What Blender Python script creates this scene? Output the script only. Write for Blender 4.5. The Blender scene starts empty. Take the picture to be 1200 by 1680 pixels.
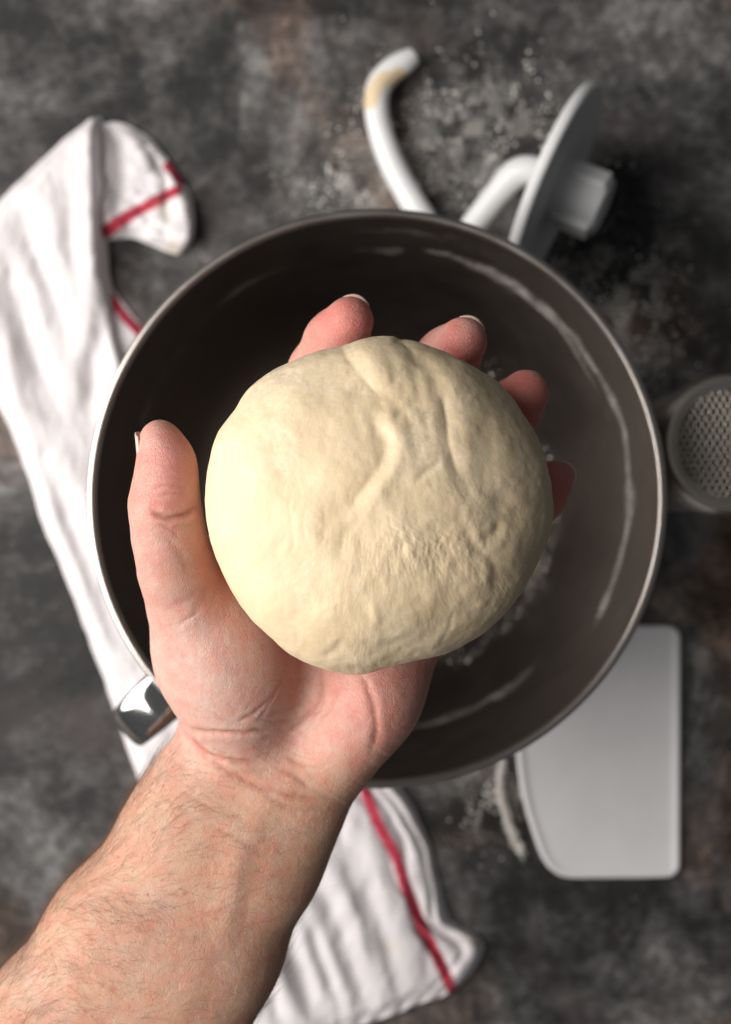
import bpy, bmesh, math, random
import numpy as np
from mathutils import Vector

# ------------------------------------------------------------------ camera, world, light, exposure
H = 0.667            # camera height above the table (m)
F = 2000.0           # focal length in photo pixels (photo 1200 x 1680)
CX, CY = 600.0, 840.0
scene = bpy.context.scene
col = scene.collection
rng = np.random.default_rng(7)
random.seed(7)

cam_d = bpy.data.cameras.new("camera")
cam = bpy.data.objects.new("camera", cam_d)
col.objects.link(cam)
cam.location = (0, 0, H)
cam.rotation_euler = (0, 0, 0)
cam_d.sensor_fit = 'VERTICAL'
cam_d.sensor_height = 36.0
cam_d.lens = 36.0 * F / 1680.0
cam_d.clip_start = 0.01
cam_d.clip_end = 50
cam_d.dof.use_dof = True
cam_d.dof.focus_distance = 0.357
cam_d.dof.aperture_fstop = 8.0
scene.camera = cam

world = bpy.data.worlds.new("World")
scene.world = world
world.use_nodes = True
bg = world.node_tree.nodes["Background"]
bg.inputs[0].default_value = (0.95, 0.97, 1.0, 1)
bg.inputs[1].default_value = 0.08

def area_light(name, loc, target, size, size_y, power, color):
    d = bpy.data.lights.new(name, 'AREA')
    d.shape = 'RECTANGLE'
    d.size = size
    d.size_y = size_y
    d.energy = power
    d.color = color
    o = bpy.data.objects.new(name, d)
    col.objects.link(o)
    o.location = loc
    o.rotation_euler = (Vector(target) - Vector(loc)).to_track_quat('-Z', 'Y').to_euler()
    return o
area_light("window_light", (-0.96, -0.02, 0.96), (0, 0, 0.25), 1.15, 1.15, 33, (1.0, 0.965, 0.93))

scene.view_settings.view_transform = 'Standard'
scene.view_settings.look = 'None'
scene.view_settings.exposure = 0.0
scene.view_settings.gamma = 1.0
scene.render.engine = 'CYCLES'
scene.cycles.max_bounces = 8

# ------------------------------------------------------------------ helpers
def at(px, py, z):
    """photo pixel + height above the table -> point"""
    s = (H - z) / F
    return np.array([(px - CX) * s, (CY - py) * s, z])

def rad(rpx, z):
    return rpx * (H - z) / F

def to_px(v):
    s = F / (H - v[:, 2])
    return np.stack([CX + v[:, 0] * s, CY - v[:, 1] * s], 1)

def mesh_obj(name, verts, faces, mat=None, parent=None, smooth=True):
    me = bpy.data.meshes.new(name)
    verts = np.asarray(verts, dtype=np.float32)
    if isinstance(faces, np.ndarray):
        n, k = faces.shape
        me.vertices.add(len(verts))
        me.vertices.foreach_set('co', verts.ravel())
        me.loops.add(n * k)
        me.loops.foreach_set('vertex_index', faces.astype(np.int32).ravel())
        me.polygons.add(n)
        me.polygons.foreach_set('loop_start', np.arange(0, n * k, k, dtype=np.int32))
        me.update(calc_edges=True)
        me.validate()
    else:
        me.from_pydata([tuple(map(float, v)) for v in verts], [], faces)
    me.polygons.foreach_set('use_smooth', np.full(len(me.polygons), smooth))
    o = bpy.data.objects.new(name, me)
    col.objects.link(o)
    if mat:
        me.materials.append(mat)
    if parent:
        o.parent = parent
    return o

def fix_normals(o):
    bm = bmesh.new()
    bm.from_mesh(o.data)
    bmesh.ops.recalc_face_normals(bm, faces=bm.faces)
    bm.to_mesh(o.data)
    bm.free()

def tag(o, label=None, cat=None, group=None, kind=None):
    if label: o["label"] = label
    if cat: o["category"] = cat
    if group: o["group"] = group
    if kind: o["kind"] = kind
    return o

def catmull(pts, n):
    p = np.asarray(pts, float)
    p = np.vstack([2 * p[0] - p[1], p, 2 * p[-1] - p[-2]])
    m = len(p) - 3
    t = np.linspace(0, m - 1e-9, n)
    i = t.astype(int)
    u = (t - i)[:, None]
    a, b, c, d = p[i], p[i + 1], p[i + 2], p[i + 3]
    return 0.5 * (2 * b + (c - a) * u + (2 * a - 5 * b + 4 * c - d) * u * u + (3 * b - a - 3 * c + d) * u ** 3)

def poly_dist(q, pts, reach=None):
    """distance of 2-D points q to polyline; also arclength fraction and signed side"""
    pts = np.asarray(pts, float)
    if reach is not None:
        lo, hi = pts.min(0) - reach, pts.max(0) + reach
        ids = np.nonzero((q[:, 0] > lo[0]) & (q[:, 0] < hi[0]) & (q[:, 1] > lo[1]) & (q[:, 1] < hi[1]))[0]
        out = (np.full(len(q), 1e6), np.zeros(len(q)), np.zeros(len(q)))
        if len(ids):
            for a, b in zip(out, poly_dist(q[ids], pts)):
                a[ids] = b
        return out
    best = np.full(len(q), 1e9)
    frac = np.zeros(len(q))
    side = np.zeros(len(q))
    seg = np.diff(pts, axis=0)
    L = np.hypot(seg[:, 0], seg[:, 1])
    cum = np.concatenate([[0], np.cumsum(L)])
    for k in range(len(seg)):
        d = q - pts[k]
        t = np.clip((d @ seg[k]) / (L[k] ** 2), 0, 1)
        r = d - t[:, None] * seg[k]
        dist = np.hypot(r[:, 0], r[:, 1])
        m = dist < best
        best[m] = dist[m]
        frac[m] = ((cum[k] + t * L[k]) / cum[-1])[m]
        side[m] = np.sign(seg[k, 0] * r[:, 1] - seg[k, 1] * r[:, 0])[m]
    return best, frac, side

def _hash(ix, iy, iz, seed):
    h = (ix * 374761393 + iy * 668265263 + iz * 2147483647 + seed * 1274126177) & 0xFFFFFFFF
    h = ((h ^ (h >> 13)) * 1274126177) & 0xFFFFFFFF
    h = (h ^ (h >> 16)) & 0xFFFFFFFF
    return h.astype(np.float64) / 2147483648.0 - 1.0

def vnoise(p, seed=0):
    p = np.asarray(p, float)
    i = np.floor(p).astype(np.int64)
    f = p - i
    f = f * f * f * (f * (f * 6 - 15) + 10)
    r = 0
    for dx in (0, 1):
        wx = f[:, 0] if dx else 1 - f[:, 0]
        for dy in (0, 1):
            wy = f[:, 1] if dy else 1 - f[:, 1]
            for dz in (0, 1):
                wz = f[:, 2] if dz else 1 - f[:, 2]
                r = r + wx * wy * wz * _hash(i[:, 0] + dx, i[:, 1] + dy, i[:, 2] + dz, seed)
    return r

def fbm(p, octaves=4, seed=0, gain=0.5):
    a, s, r = 1.0, 1.0, 0
    for k in range(octaves):
        r = r + a * vnoise(np.asarray(p) * s + 17.3 * k, seed + k)
        a *= gain
        s *= 2.03
    return r

def v3(a, b=None, c=None):
    return np.stack([a, b, c if c is not None else np.zeros_like(a)], 1)

def sstep(a, b, x):
    t = np.clip((x - a) / (b - a), 0, 1)
    return t * t * (3 - 2 * t)

def grid_faces(nu, nv, close_u=False, close_v=False, off=0):
    U = nu if close_u else nu - 1
    V = nv if close_v else nv - 1
    i, j = np.meshgrid(np.arange(U), np.arange(V), indexing='ij')
    i2, j2 = (i + 1) % nu, (j + 1) % nv
    return off + np.stack([i * nv + j, i2 * nv + j, i2 * nv + j2, i * nv + j2], -1).reshape(-1, 4)

def set_attr(o, name, data, kind='FLOAT'):
    me = o.data
    a = me.attributes.new(name, 'FLOAT_COLOR' if kind == 'COLOR' else 'FLOAT', 'POINT')
    if kind == 'COLOR':
        rgba = np.ones((len(data), 4), np.float32)
        rgba[:, :3] = data
        a.data.foreach_set('color', rgba.ravel())
    else:
        a.data.foreach_set('value', np.asarray(data, np.float32))

# ------------------------------------------------------------------ material helpers
class NT:
    def __init__(self, name):
        self.m = bpy.data.materials.new(name)
        self.m.use_nodes = True
        self.t = self.m.node_tree
        self.p = self.t.nodes["Principled BSDF"]
    def n(self, typ, **kw):
        nd = self.t.nodes.new(typ)
        for k, v in kw.items():
            setattr(nd, k, v)
        return nd
    def link(self, a, b):
        self.t.links.new(a, b)
    def sets(self, nd, **kw):
        for k, v in kw.items():
            nd.inputs[k.replace('_', ' ')].default_value = v
    def coords(self):
        return self.n('ShaderNodeTexCoord').outputs['Object']
    def noise(self, vec, scale, detail=4, rough=0.5, dist=0.0):
        nd = self.n('ShaderNodeTexNoise')
        self.sets(nd, Scale=scale, Detail=detail, Roughness=rough, Distortion=dist)
        if vec is not None:
            self.link(vec, nd.inputs['Vector'])
        return nd.outputs['Fac']
    def ramp(self, fac, stops, interp='LINEAR'):
        nd = self.n('ShaderNodeValToRGB')
        cr = nd.color_ramp
        cr.interpolation = interp
        while len(cr.elements) < len(stops):
            cr.elements.new(0.5)
        for e, (p, c) in zip(cr.elements, stops):
            e.position = p
            e.color = c if len(c) == 4 else (*c, 1)
        self.link(fac, nd.inputs[0])
        return nd.outputs[0]
    def mix(self, fac, a, b, blend='MIX'):
        nd = self.n('ShaderNodeMix', data_type='RGBA', blend_type=blend)
        for sock, v in ((nd.inputs[0], fac), (nd.inputs[6], a), (nd.inputs[7], b)):
            if hasattr(v, 'is_linked'):
                self.link(v, sock)
            elif isinstance(v, (int, float)):
                sock.default_value = v
            else:
                sock.default_value = (*v, 1) if len(v) == 3 else v
        return nd.outputs[2]
    def math(self, op, a, b=0.0, clamp=False):
        nd = self.n('ShaderNodeMath', operation=op)
        nd.use_clamp = clamp
        for sock, v in ((nd.inputs[0], a), (nd.inputs[1], b)):
            if hasattr(v, 'is_linked'):
                self.link(v, sock)
            else:
                sock.default_value = v
        return nd.outputs[0]
    def attr(self, name, out='Fac'):
        return self.n('ShaderNodeAttribute', attribute_name=name).outputs[out]
    def bump(self, height, strength, distance, prev=None):
        nd = self.n('ShaderNodeBump')
        nd.inputs['Strength'].default_value = strength
        nd.inputs['Distance'].default_value = distance
        self.link(height, nd.inputs['Height'])
        if prev is not None:
            self.link(prev, nd.inputs['Normal'])
        return nd.outputs[0]
    def base(self, c):
        if hasattr(c, 'is_linked'):
            self.link(c, self.p.inputs['Base Color'])
        else:
            self.p.inputs['Base Color'].default_value = (*c, 1)
    def normal(self, nrm):
        self.link(nrm, self.p.inputs['Normal'])

def mat_table():
    m = NT("dark_mottled_stone")
    c = m.coords()
    warp = m.noise(c, 9, 3, 0.5, 0.6)
    big = m.noise(c, 8.5, 8, 0.68, 0.6)
    mid = m.noise(c, 46, 8, 0.74, 0.3)
    fine = m.noise(c, 190, 4, 0.7)
    s = m.math('ADD', m.math('MULTIPLY', big, 0.58), m.math('MULTIPLY', mid, 0.34))
    s = m.math('ADD', s, m.math('MULTIPLY', fine, 0.14))
    base = m.ramp(s, [(0.40, (0.009, 0.009, 0.0085)), (0.49, (0.027, 0.0255, 0.025)),
                      (0.56, (0.090, 0.086, 0.084)), (0.66, (0.31, 0.30, 0.29))])
    brown = m.ramp(m.noise(c, 7, 5, 0.6, 0.4), [(0.50, (0, 0, 0)), (0.62, (1, 1, 1))])
    col_ = m.mix(m.math('MULTIPLY', brown, 0.75), base, m.mix(1.0, base, (1.45, 0.95, 0.68), 'MULTIPLY'))
    purp = m.ramp(m.noise(c, 22, 3, 0.5, 0.5), [(0.55, (0, 0, 0)), (0.7, (1, 1, 1))])
    col_ = m.mix(m.math('MULTIPLY', purp, 0.35), col_, (0.11, 0.085, 0.085))
    m.base(col_)
    r = m.ramp(mid, [(0.3, (0.55,) * 3), (0.7, (0.75,) * 3)])
    m.link(r, m.p.inputs['Roughness'])
    m.p.inputs['Specular IOR Level'].default_value = 0.3
    m.normal(m.bump(s, 0.35, 0.004))
    return m.m

def mat_skin():
    m = NT("skin")
    c = m.coords()
    colr = m.attr("skin_colour", 'Color')
    mot = m.noise(c, 170, 4, 0.6)
    colr = m.mix(m.ramp(mot, [(0.40, (0, 0, 0)), (0.72, (1, 1, 1))]), colr,
                 m.mix(1.0, colr, (1.03, 0.80, 0.78), 'MULTIPLY'))
    pale = m.noise(c, 330, 3, 0.6)
    colr = m.mix(m.ramp(pale, [(0.5, (0, 0, 0)), (0.8, (0.5,) * 3)]), colr,
                 m.mix(1.0, colr, (1.10, 1.12, 1.10), 'MULTIPLY'))
    m.base(colr)
    p = m.p
    p.inputs['Subsurface Weight'].default_value = 0.55
    p.inputs['Subsurface Radius'].default_value = (1.0, 0.36, 0.2)
    p.inputs['Subsurface Scale'].default_value = 0.0028
    p.inputs['Specular IOR Level'].default_value = 0.42
    rg = m.ramp(m.noise(c, 260, 3, 0.6), [(0.3, (0.40,) * 3), (0.7, (0.58,) * 3)])
    m.link(rg, p.inputs['Roughness'])
    vor = m.n('ShaderNodeTexVoronoi', feature='DISTANCE_TO_EDGE')
    wv = m.n('ShaderNodeMapping')
    wv.inputs['Rotation'].default_value = (0, 0, 0.6)
    wv.inputs['Scale'].default_value = (1.5, 0.8, 1.0)
    m.link(c, wv.inputs['Vector'])
    m.link(wv.outputs[0], vor.inputs['Vector'])
    vor.inputs['Scale'].default_value = 950
    ve = m.ramp(vor.outputs['Distance'], [(0.0, (0,) * 3), (0.12, (1,) * 3)])
    b1 = m.bump(ve, 0.40, 0.00028)
    b2 = m.bump(m.noise(c, 420, 5, 0.65), 0.40, 0.0007, b1)
    b3 = m.bump(m.noise(c, 110, 2, 0.5), 0.25, 0.0012, b2)
    m.normal(b3)
    return m.m

def mat_dough():
    m = NT("bread_dough")
    c = m.coords()
    n1 = m.noise(c, 60, 4, 0.6)
    base = m.ramp(n1, [(0.3, (0.685, 0.532, 0.338)), (0.7, (0.755, 0.612, 0.408))])
    dust = m.attr("dust")
    n2 = m.noise(c, 700, 3, 0.6)
    dm = m.math('MULTIPLY', dust, m.ramp(n2, [(0.42, (0,) * 3), (0.66, (1,) * 3)]))
    base = m.mix(m.math('MULTIPLY', dm, 0.45), base, (0.85, 0.79, 0.68))
    vor = m.n('ShaderNodeTexVoronoi')
    vor.inputs['Scale'].default_value = 420
    m.link(c, vor.inputs['Vector'])
    pits = m.ramp(vor.outputs['Distance'], [(0.05, (1,) * 3), (0.16, (0,) * 3)])
    pm = m.math('MULTIPLY', pits, m.ramp(m.noise(c, 120, 3), [(0.48, (0,) * 3), (0.64, (1,) * 3)]))
    base = m.mix(m.math('MULTIPLY', pm, 0.42), base, (0.42, 0.32, 0.18))
    m.base(base)
    p = m.p
    p.inputs['Subsurface Weight'].default_value = 0.35
    p.inputs['Subsurface Radius'].default_value = (1.0, 0.75, 0.45)
    p.inputs['Subsurface Scale'].default_value = 0.0025
    p.inputs['Roughness'].default_value = 0.52
    p.inputs['Specular IOR Level'].default_value = 0.35
    uv = m.n('ShaderNodeAttribute', attribute_name="streak_uv").outputs['Vector']
    st = m.noise(uv, 1.0, 4, 0.65)
    amt = m.attr("streak")
    hgt = m.math('MULTIPLY', m.math('SUBTRACT', st, 0.5), amt)
    b0 = m.bump(hgt, 0.32, 0.0006)
    b1 = m.bump(m.math('SUBTRACT', 1.0, pm), 0.25, 0.0003, b0)
    b2 = m.bump(m.noise(c, 380, 6, 0.68), 0.34, 0.0008, b1)
    m.normal(b2)
    return m.m

def mat_steel(name, base, rough, flour=False, brushed=False):
    m = NT(name)
    c = m.coords()
    p = m.p
    p.inputs['Metallic'].default_value = 1.0
    sm = m.noise(c, 30, 4, 0.6)
    colr = m.ramp(sm, [(0.3, tuple(x * 0.9 for x in base)), (0.7, base)])
    rg = m.ramp(m.noise(c, 45, 5, 0.65), [(0.3, (rough * 0.85,) * 3), (0.7, (rough * 1.2,) * 3)])
    if flour:
        f = m.attr("flour")  # stuck flour, and the painted window-lit grey of the bowl floor
        n1 = m.noise(c, 75, 7, 0.74, 0.4)
        n2 = m.noise(c, 650, 3, 0.6)
        nn = m.math('ADD', m.math('MULTIPLY', n1, 0.7), m.math('MULTIPLY', n2, 0.3))
        nn = m.math('MULTIPLY', m.math('SUBTRACT', nn, 0.5), 2.0)
        mask = m.math('SUBTRACT', m.math('ADD', m.math('MULTIPLY', f, 0.55), nn), 0.30)
        mask = m.math('MULTIPLY', mask, 1.7, clamp=True)
        mask = m.math('MULTIPLY', mask, m.math('MULTIPLY', f, 1.1, clamp=True))
        mask = m.math('MULTIPLY', mask, 0.62)
        colr = m.mix(mask, colr, (0.74, 0.70, 0.67))
        rg = m.mix(mask, rg, (0.9, 0.9, 0.9))
        inv = m.math('SUBTRACT', 1.0, mask)
        m.link(inv, p.inputs['Metallic'])
    m.base(colr)
    m.link(rg, p.inputs['Roughness'])
    if brushed:
        p.inputs['Anisotropic'].default_value = 0.5
    m.normal(m.bump(m.noise(c, 260, 3), 0.03, 0.0004))
    return m.m

def mat_plain(name, color, rough, noise_scale=60, var=0.06, bump=0.05, bump_scale=300, spec=0.5, sss=0.0, bdist=0.0005):
    m = NT(name)
    c = m.coords()
    n = m.noise(c, noise_scale, 4, 0.6)
    m.base(m.ramp(n, [(0.3, tuple(max(0, x * (1 - var)) for x in color)), (0.7, tuple(min(1, x * (1 + var)) for x in color))]))
    m.p.inputs['Roughness'].default_value = rough
    m.p.inputs['Specular IOR Level'].default_value = spec
    if sss:
        m.p.inputs['Subsurface Weight'].default_value = sss
        m.p.inputs['Subsurface Radius'].default_value = (1, 1, 1)
        m.p.inputs['Subsurface Scale'].default_value = 0.002
    m.normal(m.bump(m.noise(c, bump_scale, 3), bump, bdist))
    return m.m

def mat_towel():
    m = NT("cotton_towel")
    c = m.coords()
    s = m.attr("stripe")
    n = m.noise(c, 80, 4, 0.6)
    white = m.ramp(n, [(0.3, (0.72, 0.68, 0.685)), (0.7, (0.80, 0.76, 0.765))])
    wob = m.math('ADD', s, m.math('MULTIPLY', m.math('SUBTRACT', m.noise(c, 700, 2), 0.5), 0.5))
    mask = m.ramp(wob, [(0.42, (0,) * 3), (0.58, (1,) * 3)])
    red = m.ramp(m.noise(c, 160, 3), [(0.35, (0.36, 0.028, 0.055)), (0.65, (0.50, 0.055, 0.09))])
    colr = m.mix(mask, white, red)
    stain = m.attr("stain")
    colr = m.mix(stain, colr, (0.62, 0.50, 0.34))
    m.base(colr)
    m.p.inputs['Roughness'].default_value = 0.92
    m.p.inputs['Specular IOR Level'].default_value = 0.1
    m.p.inputs['Sheen Weight'].default_value = 0.15
    wa = m.n('ShaderNodeTexWave', wave_type='BANDS')
    wa.inputs['Scale'].default_value = 420
    m.link(c, wa.inputs['Vector'])
    b1 = m.bump(wa.outputs['Fac'], 0.25, 0.0004)
    b2 = m.bump(m.noise(c, 220, 4, 0.6), 0.35, 0.0012, b1)
    m.normal(b2)
    return m.m

def mat_hook():
    m = NT("white_coated_metal")
    c = m.coords()
    n = m.noise(c, 70, 3)
    w = m.ramp(n, [(0.3, (0.70, 0.70, 0.70)), (0.7, (0.77, 0.77, 0.765))])
    r = m.attr("residue")
    rn = m.noise(c, 240, 3)
    mk = m.math('MULTIPLY', m.math('SUBTRACT', m.math('ADD', r, m.math('MULTIPLY', rn, 0.5)), 0.6), 3.0, clamp=True)
    m.base(m.mix(m.math('MULTIPLY', mk, 0.75), w, (0.66, 0.47, 0.22)))
    m.p.inputs['Roughness'].default_value = 0.38
    m.normal(m.bump(m.noise(c, 300, 3), 0.05, 0.0004))
    return m.m

M_TABLE = mat_table()
M_SKIN = mat_skin()
M_DOUGH = mat_dough()
M_BOWL = mat_steel("brushed_stainless_steel", (0.235, 0.205, 0.184), 0.40, flour=True)
M_RIM = mat_steel("rolled_rim_steel", (0.62, 0.57, 0.53), 0.30)
M_CHROME = mat_steel("polished_steel", (0.78, 0.77, 0.75), 0.10)
M_SHAKER = mat_steel("shaker_steel", (0.82, 0.75, 0.67), 0.30)
M_MESH = mat_steel("perforated_steel", (0.66, 0.60, 0.53), 0.48)
M_TOWEL = mat_towel()
M_HOOK = mat_hook()
M_SCRAPER = mat_plain("white_plastic", (0.86, 0.845, 0.85), 0.42, 35, 0.035, 0.06, 180, 0.4, 0.2)
M_NAIL = mat_plain("fingernail", (0.74, 0.52, 0.43), 0.30, 200, 0.05, 0.05, 400, 0.5, 0.3)
M_HAIR = mat_plain("arm_hair", (0.10, 0.050, 0.025), 0.45, 200, 0.3, 0.0, 300, 0.4)
M_FLOUR = mat_plain("flour", (0.82, 0.78, 0.73), 0.95, 300, 0.04, 0.1, 500, 0.1)
M_DARK = mat_plain("dark_void", (0.02, 0.02, 0.02), 0.8)

# ------------------------------------------------------------------ table
g = 41
xs = np.linspace(-1.6, 1.6, g)
X, Y = np.meshgrid(xs, xs, indexing='ij')
tv = np.stack([X.ravel(), Y.ravel(), np.zeros(g * g)], 1)
table = mesh_obj("tabletop", tv, grid_faces(g, g), M_TABLE)
tag(table, "dark mottled grey and brown stone tabletop under everything", "tabletop", kind="structure")

# ------------------------------------------------------------------ mixing bowl
BC = np.array([19 * 0.487 / 2000, 22 * 0.487 / 2000])       # bowl axis
def build_bowl():
    root = bpy.data.objects.new("mixing_bowl", None)
    col.objects.link(root)
    root.location = (BC[0], BC[1], 0.0)
    inner = catmull([(11.32, 17.9), (11.25, 16.8), (11.12, 14.5), (10.96, 12.2), (10.70, 9.6), (10.25, 7.2), (9.5, 5.1),
                     (8.4, 3.5), (7.2, 2.5), (5.6, 1.75), (3.2, 1.35), (1.2, 1.25), (0.05, 1.22)], 110) / 100
    outer = catmull([(0.05, 1.02), (3.0, 1.0), (5.0, 1.0), (5.25, 0.6), (5.35, 0.16), (5.75, 0.16), (5.95, 0.7), (7.2, 2.2),
                     (8.5, 3.25), (9.62, 4.9), (10.4, 7.1), (10.84, 9.6), (11.10, 12.2), (11.26, 14.5), (11.38, 16.8), (11.45, 17.6)], 90) / 100
    a = np.linspace(-0.5 * math.pi, 1.5 * math.pi, 18)[1:-1]
    bead_c, bead_r = (0.1152, 0.1790), 0.0017
    th = np.linspace(math.radians(250), math.radians(-70 + 0), 18)
    bead = np.stack([bead_c[0] + bead_r * np.cos(th - math.pi * 2 * 0), bead_c[1] + bead_r * np.sin(th)], 1)
    # inner wall, then over the rolled bead (from inside over the top to outside), then outer wall downwards
    th = np.linspace(math.radians(200), math.radians(-80), 18)
    bead = np.stack([bead_c[0] + bead_r * np.cos(th), bead_c[1] + bead_r * np.sin(th)], 1)
    prof = np.vstack([inner[::-1], outer[::-1]])
    ns = 320
    ang = np.linspace(0, 2 * math.pi, ns, endpoint=False)
    v = np.stack([prof[None, :, 0] * np.cos(ang)[:, None], prof[None, :, 0] * np.sin(ang)[:, None],
                  np.repeat(prof[None, :, 1], ns, 0)], -1).reshape(-1, 3)
    f = grid_faces(ns, len(prof), close_u=True)
    b = mesh_obj("bowl_shell", v, f, M_BOWL, root)
    full = np.linspace(0, 2 * math.pi, 20, endpoint=False)
    bc = np.stack([0.1142 + 0.0019 * np.cos(full), 0.1790 + 0.0019 * np.sin(full)], 1)
    rv = np.stack([bc[None, :, 0] * np.cos(ang)[:, None], bc[None, :, 0] * np.sin(ang)[:, None], np.repeat(bc[None, :, 1], ns, 0)], -1).reshape(-1, 3)
    rim = mesh_obj("rim", rv, grid_faces(ns, 20, close_u=True, close_v=True), M_RIM, root)
    fix_normals(rim)
    # flour film (on the inside only), plus window-lit grey painted on the floor
    ninn = len(inner)
    idx = np.tile(np.arange(len(prof)), ns)
    r, z = np.hypot(v[:, 0], v[:, 1]), v[:, 2]
    A = np.degrees(np.arctan2(v[:, 1], v[:, 0])) % 360
    wob = fbm(v3(np.cos(np.radians(A)) * 3, np.sin(np.radians(A)) * 3), 4, 3)
    wob2 = fbm(v3(np.cos(np.radians(A)) * 9, np.sin(np.radians(A)) * 9), 3, 8)
    def ang_win(a0, a1, soft):
        x = (A - a0) % 360
        span = (a1 - a0) % 360
        return np.where(x < span, np.minimum(1, np.minimum(x, span - x) / soft), 0)
    zc = 0.127 + 0.010 * np.cos(np.radians(A - 35)) + 0.0045 * wob
    wid = 0.0075 * (1 + 0.6 * wob2)
    fl = 1.15 * np.exp(-((z - zc) / wid) ** 2) * ang_win(-38, 100, 14) * (1 - 0.9 * np.exp(-((A - 81) / 2.2) ** 2))
    fl += 0.85 * np.exp(-((z - zc + 0.009 - 0.0004 * (A - 40)) / 0.0028) ** 2) * ang_win(12, 62, 14)
    fl += 1.05 * np.exp(-((z - zc - 0.002) / 0.006) ** 2) * ang_win(90, 172, 12) * (0.85 + 0.4 * wob)
    fl += 0.95 * np.exp(-((z - 0.098) / 0.009) ** 2) * ang_win(262, 325, 14)
    fl += 0.62 * np.exp(-((z - 0.160) / 0.011) ** 2) * ang_win(50, 120, 25)
    pat = fbm(np.stack([v[:, 0] * 60, v[:, 1] * 60, v[:, 2] * 60], 1), 3, 21)
    fl += np.clip(0.15 + 1.3 * pat, 0, 1) * np.exp(-((r - 0.080) / 0.013) ** 2) * ang_win(285, 355, 18) * 0.8
    fl += 0.42 * np.exp(-((z - 0.03) / 0.02) ** 2) * ang_win(285, 60, 25) * np.clip(0.6 + pat, 0, 1)
    fl += 0.62 * np.exp(-((r - 0.072) / 0.026) ** 2) * ang_win(-85, 75, 40) * np.clip(0.75 + 0.5 * pat, 0.2, 1)  # broad pale film painted in for window light on the floor's right side
    fl = np.where(idx < ninn, np.clip(fl, 0, 1.2), 0)
    set_attr(b, "flour", fl)
    # strap handle: a broad D loop riveted to the wall
    path = catmull([(10.9, 15.9), (11.8, 16.0), (12.9, 16.0), (13.9, 15.55), (14.45, 14.4), (14.5, 12.6), (14.2, 10.4),
                    (13.4, 8.7), (12.2, 7.9), (10.6, 7.6)], 70) / 100
    tan = np.gradient(path, axis=0)
    tan /= np.linalg.norm(tan, axis=1)[:, None]
    nrm = np.stack([-tan[:, 1], tan[:, 0]], 1)
    cs = []
    for k in range(28):
        t = 2 * math.pi * k / 28
        c_, s_ = math.cos(t), math.sin(t)
        cs.append((0.0105 * math.copysign(abs(c_) ** 0.55, c_), 0.0030 * math.copysign(abs(s_) ** 0.75, s_)))
    cs = np.array(cs)
    hv = []
    d = np.array([-0.735, -0.678]); tg = np.array([-d[1], d[0]])
    for i in range(len(path)):
        taper = 1.0 + 0.10 * math.cos(i / 69 * math.pi * 2)
        for (w, h) in cs:
            rr = path[i] + nrm[i] * h
            p2 = d * rr[0] + tg * w * taper
            hv.append((p2[0], p2[1], rr[1]))
    h = mesh_obj("handle", hv, grid_faces(len(path), 28, close_v=True), M_CHROME, root)
    tag(root, "large brushed steel mixing bowl dusted with flour, under the hand", "bowl")
    return root
bowl = build_bowl()

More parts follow.
